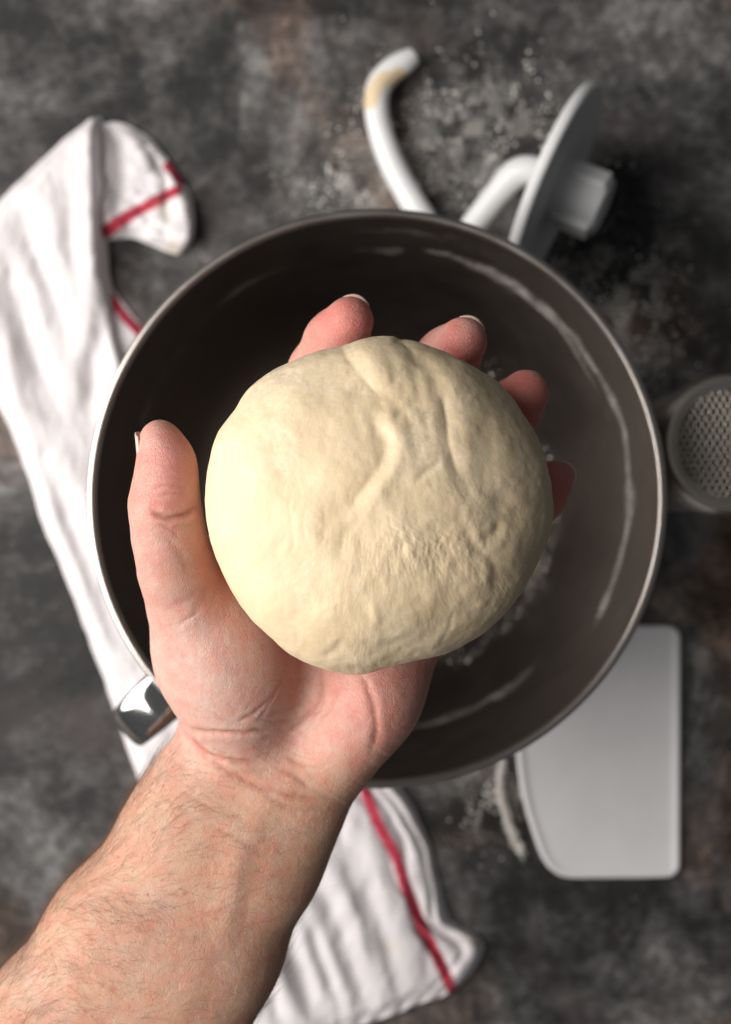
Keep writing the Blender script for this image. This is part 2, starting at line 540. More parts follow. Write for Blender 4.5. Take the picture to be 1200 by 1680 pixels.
# ------------------------------------------------------------------ towel
def build_towel():
    verts, faces, stripe, stain = [], [], [], []
    off = 0
    def sheet(st, nt, nv, zfun, stripes, stains=()):
        nonlocal off
        st = catmull(st, nt)
        t = np.linspace(0, 1, nt)
        v = np.linspace(0, 1, nv)
        L, R = st[:, :2], st[:, 2:]
        P = L[:, None, :] * (1 - v)[None, :, None] + R[:, None, :] * v[None, :, None]
        wid = np.linalg.norm(R - L, axis=1)
        q = P.reshape(-1, 2)
        T = np.repeat(t, nv); V = np.tile(v, nt); W = np.repeat(wid, nv)
        # frayed, uneven edges
        jig = 2.0 * fbm(v3(q[:, 0] / 40, q[:, 1] / 40), 3, 5)
        q = q + np.stack([jig, 2.0 * fbm(v3(q[:, 0] / 40 + 9, q[:, 1] / 40), 3, 6)], 1)
        z = zfun(q, T, V, W)
        s = (H - z) / F
        verts.append(np.stack([(q[:, 0] - CX) * s, (CY - q[:, 1]) * s, z], 1))
        faces.append(grid_faces(nt, nv, off=off))
        sv = np.zeros(len(q))
        for pl, hw in stripes:
            d, fr, sd = poly_dist(q, catmull(pl, 30), 40)
            sv = np.maximum(sv, np.clip(1 - d / (2 * hw), 0, 1))
        stripe.append(sv)
        sn = np.zeros(len(q))
        for (x, y, r, a) in stains:
            sn = np.maximum(sn, a * np.exp(-((q[:, 0] - x) ** 2 + (q[:, 1] - y) ** 2) / r ** 2))
        stain.append(sn)
        off += nt * nv

    main = [(148, 194, 166, 192), (100, 232, 173, 222), (45, 285, 174, 290), (-10, 345, 174, 350), (-48, 420, 179, 420),
            (-58, 510, 187, 490), (-35, 600, 200, 560), (10, 690, 225, 640), (45, 780, 258, 730), (75, 870, 285, 830),
            (112, 960, 298, 930), (150, 1060, 312, 1040), (190, 1170, 365, 1115), (225, 1270, 470, 1165), (265, 1370, 570, 1215),
            (300, 1450, 648, 1280), (330, 1520, 700, 1370), (355, 1580, 722, 1450), (380, 1640, 742, 1510), (405, 1690, 788, 1540),
            (420, 1722, 790, 1572), (432, 1743, 746, 1627)]
    grooves = [([(8, 430), (38, 530), (66, 625), (80, 700)], 17, .0050), ([(112, 300), (122, 420), (140, 520)], 13, .0028),
               ([(158, 420), (172, 520), (160, 600), (140, 690)], 15, .0055), ([(60, 720), (105, 830), (160, 960), (215, 1090)], 14, .0040),
               ([(140, 730), (190, 850), (240, 960), (262, 1060)], 12, .0030), ([(30, 350), (60, 420), (100, 520), (110, 600)], 14, .0022),
               ([(180, 1080), (220, 1180), (262, 1290)], 12, .0020),
               ([(455, 1500), (487, 1590), (515, 1680)], 13, .0052), ([(480, 1380), (545, 1500), (590, 1610), (615, 1670)], 12, .0036),
               ([(545, 1330), (590, 1440), (640, 1560), (660, 1640)], 13, .0028), ([(420, 1560), (450, 1640), (470, 1700)], 12, .0030),
               ([(500, 1500), (530, 1580), (560, 1660)], 8, .0026)]
    def z_main(q, T, V, W):
        el, er = V * W, (1 - V) * W
        topw = 1 - sstep(0.12, 0.30, T)
        rl = 1 - np.exp(-(el / 15) ** 2)
        rr = 1 - np.exp(-(er / (10 + 4 * topw)) ** 2)
        z = 0.0016 + (0.0075 + 0.006 * topw) * rl * rr
        z += 0.0045 * np.exp(-((er - 26) / 26) ** 2) * (1 - sstep(.30, .45, T)) * rr
        z += 0.0016 * fbm(v3(q[:, 0] / 75 - q[:, 1] / 260, q[:, 1] / 260 + q[:, 0] / 300), 3, 11) * rl * rr
        z += 0.0007 * fbm(v3(q[:, 0] / 22, q[:, 1] / 40), 3, 12) * rl * rr
        for pl, w, d in grooves:
            dd, fr, sd = poly_dist(q, catmull(pl, 14), 90)
            tap = np.sin(np.pi * np.clip(fr, 0.03, 0.97)) ** 0.6
            d = d * 0.75
            w = w * 1.2
            z -= d * np.exp(-(dd / w) ** 2) * tap * rl * rr
            z += 0.45 * d * np.exp(-((dd - 2.0 * w) / w) ** 2) * tap * rl * rr
        # stacked pleats along the right edge below the bowl
        lo = sstep(0.60, 0.68, T) * (1 - sstep(0.93, 0.99, T))
        for e0, d0, ph, wd in ((17, .0045, 0.0, 5.0), (40, .0060, 2.1, 7.0), (64, .0035, 4.0, 6.0)):
            wob = 5 * np.sin(T * 46 + ph) + 5 * vnoise(v3(T * 38 + ph, T * 0), 14)
            dep = np.clip(0.75 + 0.6 * vnoise(v3(T * 30 + 3 * ph, T * 0), 15), 0.15, 1.2)
            z -= lo * d0 * dep * np.exp(-((er - e0 - wob) / wd) ** 2)
        hem = sstep(0.955, 1.0, T)
        z = z * (1 - 0.55 * hem) + 0.0012 * hem * (1 + np.sin(V * 60) * 0.5)
        return np.maximum(z, 0.0012)
    sheet(main, 420, 130, z_main,
          [([(580, 1250), (597, 1290), (620, 1350), (650, 1405), (668, 1460), (690, 1515), (715, 1565), (745, 1630)], 9.5)],
          [(640, 1555, 16, .25), (778, 1540, 12, .5)])
    flap = [(150, 205, 160, 397), (190, 203, 190, 393), (220, 213, 212, 391), (250, 235, 232, 394), (285, 278, 252, 403),
            (312, 322, 272, 413), (320, 365, 288, 418), (306, 408, 298, 416)]
    def z_flap(q, T, V, W):
        e = np.minimum(V, 1 - V) * W
        r = (1 - np.exp(-(e / 12) ** 2)) * (1 - np.exp(-((1 - T) * 180 / 14) ** 2))
        z = 0.002 + r * (0.0055 + 0.0030 * sstep(0.3, 0.9, T))
        z += 0.0030 * r * fbm(v3(q[:, 0] / 45, q[:, 1] / 38), 3, 31)
        for pl, w, d in [([(185, 215), (200, 270), (190, 340)], 12, .004), ([(240, 240), (270, 290), (275, 350)], 9, .0028),
                         ([(215, 385), (245, 372), (270, 380)], 9, .0025)]:
            dd, fr, sd = poly_dist(q, catmull(pl, 14), 90)
            z -= d * np.exp(-(dd / w) ** 2) * r
        return np.maximum(z, 0.0012)
    sheet(flap, 110, 90, z_flap,
          [([(150, 392), (175, 378), (200, 362), (230, 345), (262, 328), (290, 314)], 9), ([(278, 274), (287, 285), (297, 298)], 9)],
          [(272, 345, 14, .35), (287, 408, 14, .55)])
    low = [(95, 440, 168, 440), (110, 490, 192, 484), (125, 540, 218, 515), (140, 600, 248, 548), (160, 660, 290, 596), (185, 720, 320, 655)]
    def z_low(q, T, V, W):
        e = (1 - V) * W
        return 0.0014 + 0.0024 * (1 - np.exp(-(e / 9) ** 2)) + 0.0009 * fbm(v3(q[:, 0] / 30, q[:, 1] / 30), 3, 41)
    sheet(low, 90, 50, z_low, [([(160, 445), (182, 487), (208, 523), (240, 556), (280, 605)], 8)])
    v = np.vstack(verts)
    v[:, 2] = np.maximum(v[:, 2], 0.0011)
    o = mesh_obj("kitchen_towel", v, np.vstack(faces), M_TOWEL)
    set_attr(o, "stripe", np.concatenate(stripe))
    set_attr(o, "stain", np.concatenate(stain))
    mod = o.modifiers.new("thickness", 'SOLIDIFY')
    mod.thickness = 0.0009
    mod.offset = -1
    tag(o, "crumpled white cotton kitchen towel with red stripes, running under the bowl", "towel")
    return o
towel = build_towel()

# ------------------------------------------------------------------ dough hook
def tube(path, radii, seg=24, flat=1.0):
    path = np.asarray(path); radii = np.asarray(radii)
    tan = np.gradient(path, axis=0)
    tan /= np.linalg.norm(tan, axis=1)[:, None]
    up = np.array([0, 0, 1.0])
    v = []
    prev = None
    for i in range(len(path)):
        if prev is None:
            s = np.cross(tan[i], up)
            if np.linalg.norm(s) < 1e-3:
                s = np.cross(tan[i], [1, 0, 0])
        else:
            s = prev - tan[i] * (prev @ tan[i])
        s /= np.linalg.norm(s)
        prev = s
        n = np.cross(s, tan[i])
        for k in range(seg):
            a = 2 * math.pi * k / seg
            v.append(path[i] + radii[i] * (math.cos(a) * s + flat * math.sin(a) * n))
    f = grid_faces(len(path), seg, close_v=True)
    v = np.array(v)
    v = np.vstack([v, path[:1], path[-1:]])
    n0 = len(path) * seg
    caps = [(k, (k + 1) % seg, n0) for k in range(seg)] + [(n0 - seg + (k + 1) % seg, n0 - seg + k, n0 + 1) for k in range(seg)]
    return v, [tuple(x) for x in f.tolist()] + caps

def build_hook():
    root = bpy.data.objects.new("dough_hook", None)
    col.objects.link(root)
    C = at(914, 311, 0.0525)
    root.location = (C[0], C[1], 0)
    O = np.array([C[0], C[1], 0])
    ax = np.array([0.89, -0.42, 0.21]); ax /= np.linalg.norm(ax)       # hub axis, pointing away from the hook
    s = np.cross(ax, [0, 0, 1.0]); s /= np.linalg.norm(s)
    u = np.cross(s, ax)
    def lathe(name, prof, seg, mat, square=None):
        v = []
        for (r, h) in prof:
            for k in range(seg):
                a = 2 * math.pi * k / seg
                rr = r
                v.append(C - O + ax * h + r * (math.cos(a) * s + math.sin(a) * u))
        return mesh_obj(name, v, grid_faces(len(prof), seg, close_v=True), mat, root)
    # disc with a rolled lip
    R = 0.0530
    prof = [(0.0005, -0.0022), (0.02, -0.0022), (R - 0.006, -0.0026), (R - 0.003, -0.0045), (R - 0.0008, -0.0046), (R, -0.0030), (R, 0.0),
            (R - 0.001, 0.0012), (R - 0.004, 0.0004), (0.03, 0.0004), (0.018, 0.0004), (0.0005, 0.0004)]
    d = lathe("disc", prof, 96, M_HOOK)
    prof = [(0.0155, -0.001), (0.0155, 0.010), (0.0148, 0.0115), (0.0148, 0.024), (0.0141, 0.0255), (0.0112, 0.0255), (0.0105, 0.0245),
            (0.0105, 0.006), (0.0005, 0.006)]
    hub = lathe("hub", prof, 64, M_HOOK)
    # side pin slot of the hub: a raised collar tab and its dark slot
    for ang, nm in ((0.15, "collar_tab"), (2.2, "collar_tab")):
        rad_d = math.cos(ang) * s + math.sin(ang) * u
        t2 = np.cross(ax, rad_d)
        v = []
        for (a_, b_, c_) in [(x, y, z) for x in (0.004, 0.0240) for y in (-0.006, 0.006) for z in (0.0130, 0.0172)]:
            v.append(C - O + ax * a_ + t2 * b_ + rad_d * c_)
        f = [(0, 1, 3, 2), (4, 6, 7, 5), (0, 4, 5, 1), (2, 3, 7, 6), (0, 2, 6, 4), (1, 5, 7, 3)]
        t = mesh_obj("collar_tab", v, f, M_HOOK, root, smooth=False)
        bv = t.modifiers.new("bevel", 'BEVEL'); bv.width = 0.0012; bv.segments = 3
    v = []
    rad_d = math.cos(-0.55) * s + math.sin(-0.55) * u
    # hook arm
    kp = [(905, 300, .0525, 19), (876, 280, .0535, 23), (846, 285, .0505, 24), (815, 318, .044, 21), (785, 357, .036, 20.5),
          (762, 388, .027, 20.5), (742, 408, .019, 21), (722, 402, .0145, 21.5), (700, 368, .0125, 22), (672, 322, .0115, 22),
          (645, 272, .0112, 21.5), (626, 220, .0108, 21), (618, 175, .0105, 21), (622, 142, .0105, 21.5), (640, 118, .0105, 21.5),
          (662, 103, .0105, 20), (681, 90, .0105, 14.5)]
    c = catmull(kp, 150)
    pts = np.array([at(a, b, z) for a, b, z, r in c]) - O
    rr = np.array([rad(r, z) for a, b, z, r in c])
    pts[:, 2] = np.maximum(pts[:, 2], rr * 0.93)
    rr[-1] *= 0.8
    v, f = tube(pts, rr, 28, 0.93)
    arm = mesh_obj("hook_arm", v, f, M_HOOK, root)
    fix_normals(arm)
    p = to_px(np.asarray(v) + O)
    dd, fr, sd = poly_dist(p, [(606, 168), (618, 140), (632, 128), (648, 130), (655, 122)])
    set_attr(arm, "residue", np.exp(-(dd / 15) ** 2))
    tag(root, "white coated dough hook with round disc lying above the bowl", "dough hook")
build_hook()

# ------------------------------------------------------------------ bowl scraper
def build_scraper():
    def arc(cx, cy, r, a0, a1, n=10):
        return [(cx + r * math.cos(math.radians(a)), cy + r * math.sin(math.radians(a))) for a in np.linspace(a0, a1, n)]
    out = arc(1095, 1047, 22, -90, 0) + arc(1094, 1417, 22, 0, 90)
    out += catmull([(1060, 1440), (990, 1440.5), (935, 1440), (910, 1431), (890, 1408), (872, 1360), (858, 1310), (849, 1250), (846, 1180), (846, 1100)], 60).tolist()
    out += arc(868, 1047, 22, 180, 270)
    P = np.array([at(x, y, 0.002)[:2] for x, y in out])
    # resample evenly
    seg = np.linalg.norm(np.diff(np.vstack([P, P[:1]]), axis=0), axis=1)
    cum = np.concatenate([[0], np.cumsum(seg)])
    Q = np.vstack([P, P[:1]])
    t = np.linspace(0, cum[-1], 260, endpoint=False)
    P = np.stack([np.interp(t, cum, Q[:, 0]), np.interp(t, cum, Q[:, 1])], 1)
    c0 = P.mean(0)
    tanv = np.roll(P, -1, 0) - np.roll(P, 1, 0)
    nr = np.stack([tanv[:, 1], -tanv[:, 0]], 1)
    nr /= np.linalg.norm(nr, axis=1)[:, None]
    if ((P - c0) * nr).sum() > 0:
        nr = -nr            # inward
    rings = []
    for ins, z in [(0.004, 0.0004), (0.0007, 0.0004), (0.0, 0.0010), (0.0, 0.0024), (0.0006, 0.0034), (0.0015, 0.0038), (0.0028, 0.0036), (0.0042, 0.0029), (0.007, 0.0028)]:
        q = P + nr * ins - c0
        rings.append(np.column_stack([q, np.full(len(q), z)]))
    for k in (0.75, 0.5, 0.25):
        q = (P + nr * 0.007 - c0) * k
        rings.append(np.column_stack([q, np.full(len(q), 0.0028 + 0.0003 * (1 - k))]))
    n = len(P)
    v = np.vstack(rings)
    f = [tuple(x) for x in grid_faces(len(rings), n, close_v=True).tolist()]
    v = np.vstack([v, [[0, 0, 0.0031], [0, 0, 0.0004]]])
    last = (len(rings) - 1) * n
    f += [(last + k, last + (k + 1) % n, len(v) - 2) for k in range(n)]
    f += [((k + 1) % n, k, len(v) - 1) for k in range(n)]
    o = mesh_obj("bowl_scraper", v, f, M_SCRAPER)
    o.location = (c0[0], c0[1], 0)
    fix_normals(o)
    tag(o, "flat white plastic bowl scraper with rounded corners, lower right of the bowl", "scraper")
build_scraper()

# ------------------------------------------------------------------ flour shaker
def build_shaker():
    zt = 0.15
    c = at(1203, 727, zt)
    root = bpy.data.objects.new("flour_shaker", None)
    col.objects.link(root)
    root.location = (c[0], c[1], 0)
    R = rad(117, zt)
    def lathe(name, prof, mat, seg=96):
        v = [(r * math.cos(2 * math.pi * k / seg), r * math.sin(2 * math.pi * k / seg), z) for r, z in prof for k in range(seg)]
        return mesh_obj(name, v, grid_faces(len(prof), seg, close_v=True), mat, root)
    body = [(0.0005, 0.0005), (R * .90, 0.0005), (R * .95, 0.003), (R * .95, zt - .045), (R * .955, zt - .026), (R * .985, zt - .023), (R * .985, zt - .0195), (R * .95, zt - .018), (R * .94, zt - .012)]
    lathe("body", body, M_SHAKER)
    rim = [(R * .955, zt - .0185), (R * 1.0, zt - .0182), (R * 1.012, zt - .0165), (R * 1.0, zt - .0145), (R * .99, zt - .012), (R * .995, zt - 0.0075), (R * .985, zt - 0.0045), (R * .955, zt - 0.0017), (R * .91, zt - .0002),
           (R * .87, zt - 0.0007), (R * .83, zt - 0.0016), (R * .80, zt - .0026), (R * .775, zt - 0.0030), (R * .75, zt - 0.0034)]
    lathe("lid_ring", rim, M_SHAKER)
    # perforated sheet: hexagonal cells, each a small ring of metal round an open hole
    pitch = 0.0031
    rm = R * 0.775
    v, f = [], []
    nrow = int(rm / (pitch * 0.866)) + 1
    def bulge(x, y):
        return zt - 0.0030 + 0.0026 * (1 - (x * x + y * y) / rm ** 2)
    for j in range(-nrow, nrow + 1):
        for i in range(-nrow, nrow + 1):
            x = (i + 0.5 * (j % 2)) * pitch
            y = j * pitch * 0.866
            if math.hypot(x, y) > rm + 0.0004:
                continue
            o = len(v)
            for k in range(6):
                a = math.radians(30 + 60 * k)
                ro = pitch / math.sqrt(3) * 1.0
                px_, py_ = x + ro * math.cos(a), y + ro * math.sin(a)
                v.append((px_, py_, bulge(px_, py_)))
            for k in range(6):
                a = math.radians(30 + 60 * k)
                ri = pitch * 0.36
                px_, py_ = x + ri * math.cos(a), y + ri * math.sin(a)
                v.append((px_, py_, bulge(px_, py_) - 0.0003))
            for k in range(6):
                k2 = (k + 1) % 6
                f.append((o + k, o + k2, o + 6 + k2, o + 6 + k))
    mesh_obj("perforated_lid", v, f, M_MESH, root, smooth=False)
    # flour seen dimly through the holes
    v = [(r * math.cos(2 * math.pi * k / 48), r * math.sin(2 * math.pi * k / 48), 0.04 - (0.004 if r > 0.02 else 0)) for r in (0.0005, 0.012, R * .93) for k in range(48)]
    mesh_obj("flour_filling", v, grid_faces(3, 48, close_v=True), M_FLOUR, root)
    tag(root, "round steel flour shaker with perforated lid, cut by right edge", "shaker")
build_shaker()

# ------------------------------------------------------------------ dough shape (shared with the hand that cups it)
DZ = 0.3045
OUT = np.array([(600, 553), (650, 553), (700, 562), (750, 582), (800, 615), (840, 655), (870, 695), (893, 745), (905, 800), (906, 845),
                (895, 895), (870, 950), (835, 1000), (790, 1040), (740, 1067), (690, 1083), (640, 1095), (590, 1104), (550, 1101), (510, 1090),
                (470, 1067), (430, 1035), (395, 995), (365, 945), (350, 900), (340, 840), (338, 800), (345, 750), (358, 708), (384, 674),
                (399, 651), (430, 622), (470, 593), (500, 579), (550, 563), (574, 560)], float)
DC = np.array([622.0, 828.0])
_rel = OUT - DC
_ang = np.arctan2(-_rel[:, 1], _rel[:, 0])
_r = np.hypot(_rel[:, 0], _rel[:, 1])
_o = np.argsort(_ang)
_ang, _r = _ang[_o], _r[_o]
def dough_R(theta):
    a = np.concatenate([_ang - 2 * np.pi, _ang, _ang + 2 * np.pi])
    r = np.concatenate([_r, _r, _r])
    th = (theta + np.pi) % (2 * np.pi) - np.pi
    acc = 0
    for d, w in ((-.05, .25), (0, .5), (.05, .25)):
        acc = acc + w * np.interp(th + d, a, r)
    return acc * (H - DZ) / F * 0.992
DCW = at(DC[0], DC[1], DZ)
HT, HB = 0.0335, 0.0255
def dough_sdf(x, y, z):
    dx, dy, dz = x - DCW[0], y - DCW[1], z - DZ
    R = dough_R(np.arctan2(dy, dx))
    r = np.hypot(dx, dy)
    h = np.where(dz > 0, HT, HB)
    ex = 2.35
    rho = ((r / R) ** ex + np.abs(dz / h) ** ex) ** (1 / ex)
    return (rho - 1) * np.minimum(R, h)

# ------------------------------------------------------------------ person: left hand and forearm
class Field:
    def __init__(self, lo, hi, step):
        self.lo = np.array(lo); self.step = step
        self.n = np.ceil((np.array(hi) - self.lo) / step).astype(int) + 1
        self.f = np.full(self.n, 0.05, np.float32)
        self.ax = [self.lo[i] + step * np.arange(self.n[i]) for i in range(3)]
    def window(self, lo, hi):
        a = np.clip(np.floor((lo - self.lo) / self.step).astype(int), 0, self.n - 1)
        b = np.clip(np.ceil((hi - self.lo) / self.step).astype(int) + 1, 1, self.n)
        sl = tuple(slice(a[i], b[i]) for i in range(3))
        g = np.meshgrid(*[self.ax[i][sl[i]].astype(np.float32) for i in range(3)], indexing='ij')
        return sl, g
    def add(self, d, sl, k):
        a = self.f[sl]
        if k <= 0:
            self.f[sl] = np.minimum(a, d)
        else:
            h = np.maximum(k - np.abs(a - d), 0) / k
            self.f[sl] = np.minimum(a, d) - h * h * k * 0.25
    def cone(self, p, q, r1, r2, k=0.004, flat=1.0, pad=0.013):
        p, q = np.asarray(p), np.asarray(q)
        m = max(r1, r2) + pad
        sl, (x, y, z) = self.window(np.minimum(p, q) - m, np.maximum(p, q) + m)
        b = q - p
        L = b @ b + 1e-12
        t = np.clip(((x - p[0]) * b[0] + (y - p[1]) * b[1] + (z - p[2]) * b[2]) / L, 0, 1)
        d = np.sqrt((x - p[0] - t * b[0]) ** 2 + (y - p[1] - t * b[1]) ** 2 + ((z - p[2] - t * b[2]) / flat) ** 2) - (r1 + (r2 - r1) * t)
        self.add(d.astype(np.float32), sl, k)
    def ellipsoid(self, c, axes, rot, k=0.006, pad=0.013):
        """axes: semi-axes along (cos rot, sin rot), its normal, and z"""
        c = np.asarray(c); m = max(axes) + pad
        sl, (x, y, z) = self.window(c - m, c + m)
        dx, dy, dz = x - c[0], y - c[1], z - c[2]
        u = dx * math.cos(rot) + dy * math.sin(rot)
        v = -dx * math.sin(rot) + dy * math.cos(rot)
        rho = np.sqrt((u / axes[0]) ** 2 + (v / axes[1]) ** 2 + (dz / axes[2]) ** 2)
        g = np.sqrt((u / axes[0] ** 2) ** 2 + (v / axes[1] ** 2) ** 2 + (dz / axes[2] ** 2) ** 2) + 1e-9
        d = rho * (rho - 1) / g
        d = np.where(rho < 0.3, -min(axes) * 0.7, d)
        self.add(d.astype(np.float32), sl, k)
    def blur(self, times=1):
        for _ in range(times):
            for ax in range(3):
                f = self.f
                a = np.copy(f)
                s1 = [slice(None)] * 3; s2 = [slice(None)] * 3; s3 = [slice(None)] * 3
                s1[ax] = slice(1, -1); s2[ax] = slice(0, -2); s3[ax] = slice(2, None)
                a[tuple(s1)] = 0.5 * f[tuple(s1)] + 0.25 * (f[tuple(s2)] + f[tuple(s3)])
                self.f = a
    def surface(self):
        f = self.f
        n = np.array(f.shape)
        ins = f < 0
        cnt = np.zeros(n - 1, np.int8)
        for dx in (0, 1):
            for dy in (0, 1):
                for dz in (0, 1):
                    cnt += ins[dx:n[0] - 1 + dx, dy:n[1] - 1 + dy, dz:n[2] - 1 + dz]
        act = (cnt > 0) & (cnt < 8)
        ijk = np.argwhere(act)
        ident = np.full(n - 1, -1, np.int64)
        ident[act] = np.arange(len(ijk))
        acc = np.zeros((len(ijk), 3)); num = np.zeros(len(ijk))
        corners = [(a, b, c) for a in (0, 1) for b in (0, 1) for c in (0, 1)]
        val = {c: f[ijk[:, 0] + c[0], ijk[:, 1] + c[1], ijk[:, 2] + c[2]].astype(float) for c in corners}
        for c in corners:
            for ax in range(3):
                if c[ax] == 0:
                    e = list(c); e[ax] = 1; e = tuple(e)
                    a, b = val[c], val[e]
                    m = (a < 0) != (b < 0)
                    t = np.where(m, a / np.where(m, a - b, 1), 0)
                    for k in range(3):
                        acc[:, k] += np.where(m, c[k] + (t if k == ax else 0), 0)
                    num += m
        v = self.lo + self.step * (ijk + acc / num[:, None])
        quads = []
        for ax in range(3):
            s0 = [slice(1, -1)] * 3; s0[ax] = slice(0, -1)
            s1 = [slice(1, -1)] * 3; s1[ax] = slice(1, None)
            a, b = ins[tuple(s0)], ins[tuple(s1)]
            for flip, m in ((False, a & ~b), (True, ~a & b)):
                e = np.argwhere(m)
                if not len(e):
                    continue
                base = e + 1
                base[:, ax] -= 1
                o1, o2 = [(1, 2), (2, 0), (0, 1)][ax]
                def cell(d1, d2):
                    p = base.copy(); p[:, o1] -= d1; p[:, o2] -= d2
                    return ident[p[:, 0], p[:, 1], p[:, 2]]
                q = np.stack([cell(1, 1), cell(0, 1), cell(0, 0), cell(1, 0)], 1)
                if flip:
                    q = q[:, ::-1]
                quads.append(q)
        q = np.vstack(quads)
        return v, q[(q >= 0).all(1)]

def catmull_clark(v, q):
    nv, nf = len(v), len(q)
    e = np.sort(np.stack([q, np.roll(q, -1, 1)], -1).reshape(-1, 2), 1)
    key = e[:, 0].astype(np.int64) * nv + e[:, 1]
    uk, first, inv = np.unique(key, return_index=True, return_inverse=True)
    ed = e[first]; ne = len(ed)
    fp = v[q].mean(1)
    fid = np.repeat(np.arange(nf), 4)
    cnt = np.bincount(inv, minlength=ne).astype(float)
    fsum = np.stack([np.bincount(inv, fp[fid, k], ne) for k in range(3)], 1)
    mid = v[ed].mean(1)
    ep = 0.5 * mid + 0.5 * fsum / cnt[:, None]
    vi = q.ravel()
    nF = np.bincount(vi, minlength=nv).astype(float)
    Fm = np.stack([np.bincount(vi, fp[fid, k], nv) for k in range(3)], 1) / np.maximum(nF, 1)[:, None]
    nE = (np.bincount(ed[:, 0], minlength=nv) + np.bincount(ed[:, 1], minlength=nv)).astype(float)
    Em = np.stack([np.bincount(ed[:, 0], mid[:, k], nv) + np.bincount(ed[:, 1], mid[:, k], nv) for k in range(3)], 1) / np.maximum(nE, 1)[:, None]
    n = np.maximum(nF, 1)[:, None]
    vp = (Fm + 2 * Em + (n - 3) * v) / n
    E = inv.reshape(nf, 4) + nv
    Fi = np.arange(nf) + nv + ne
    out = np.stack([np.stack([q[:, k], E[:, k], Fi, E[:, k - 1]], 1) for k in range(4)], 1).reshape(-1, 4)
    return np.vstack([vp, ep, fp]), out

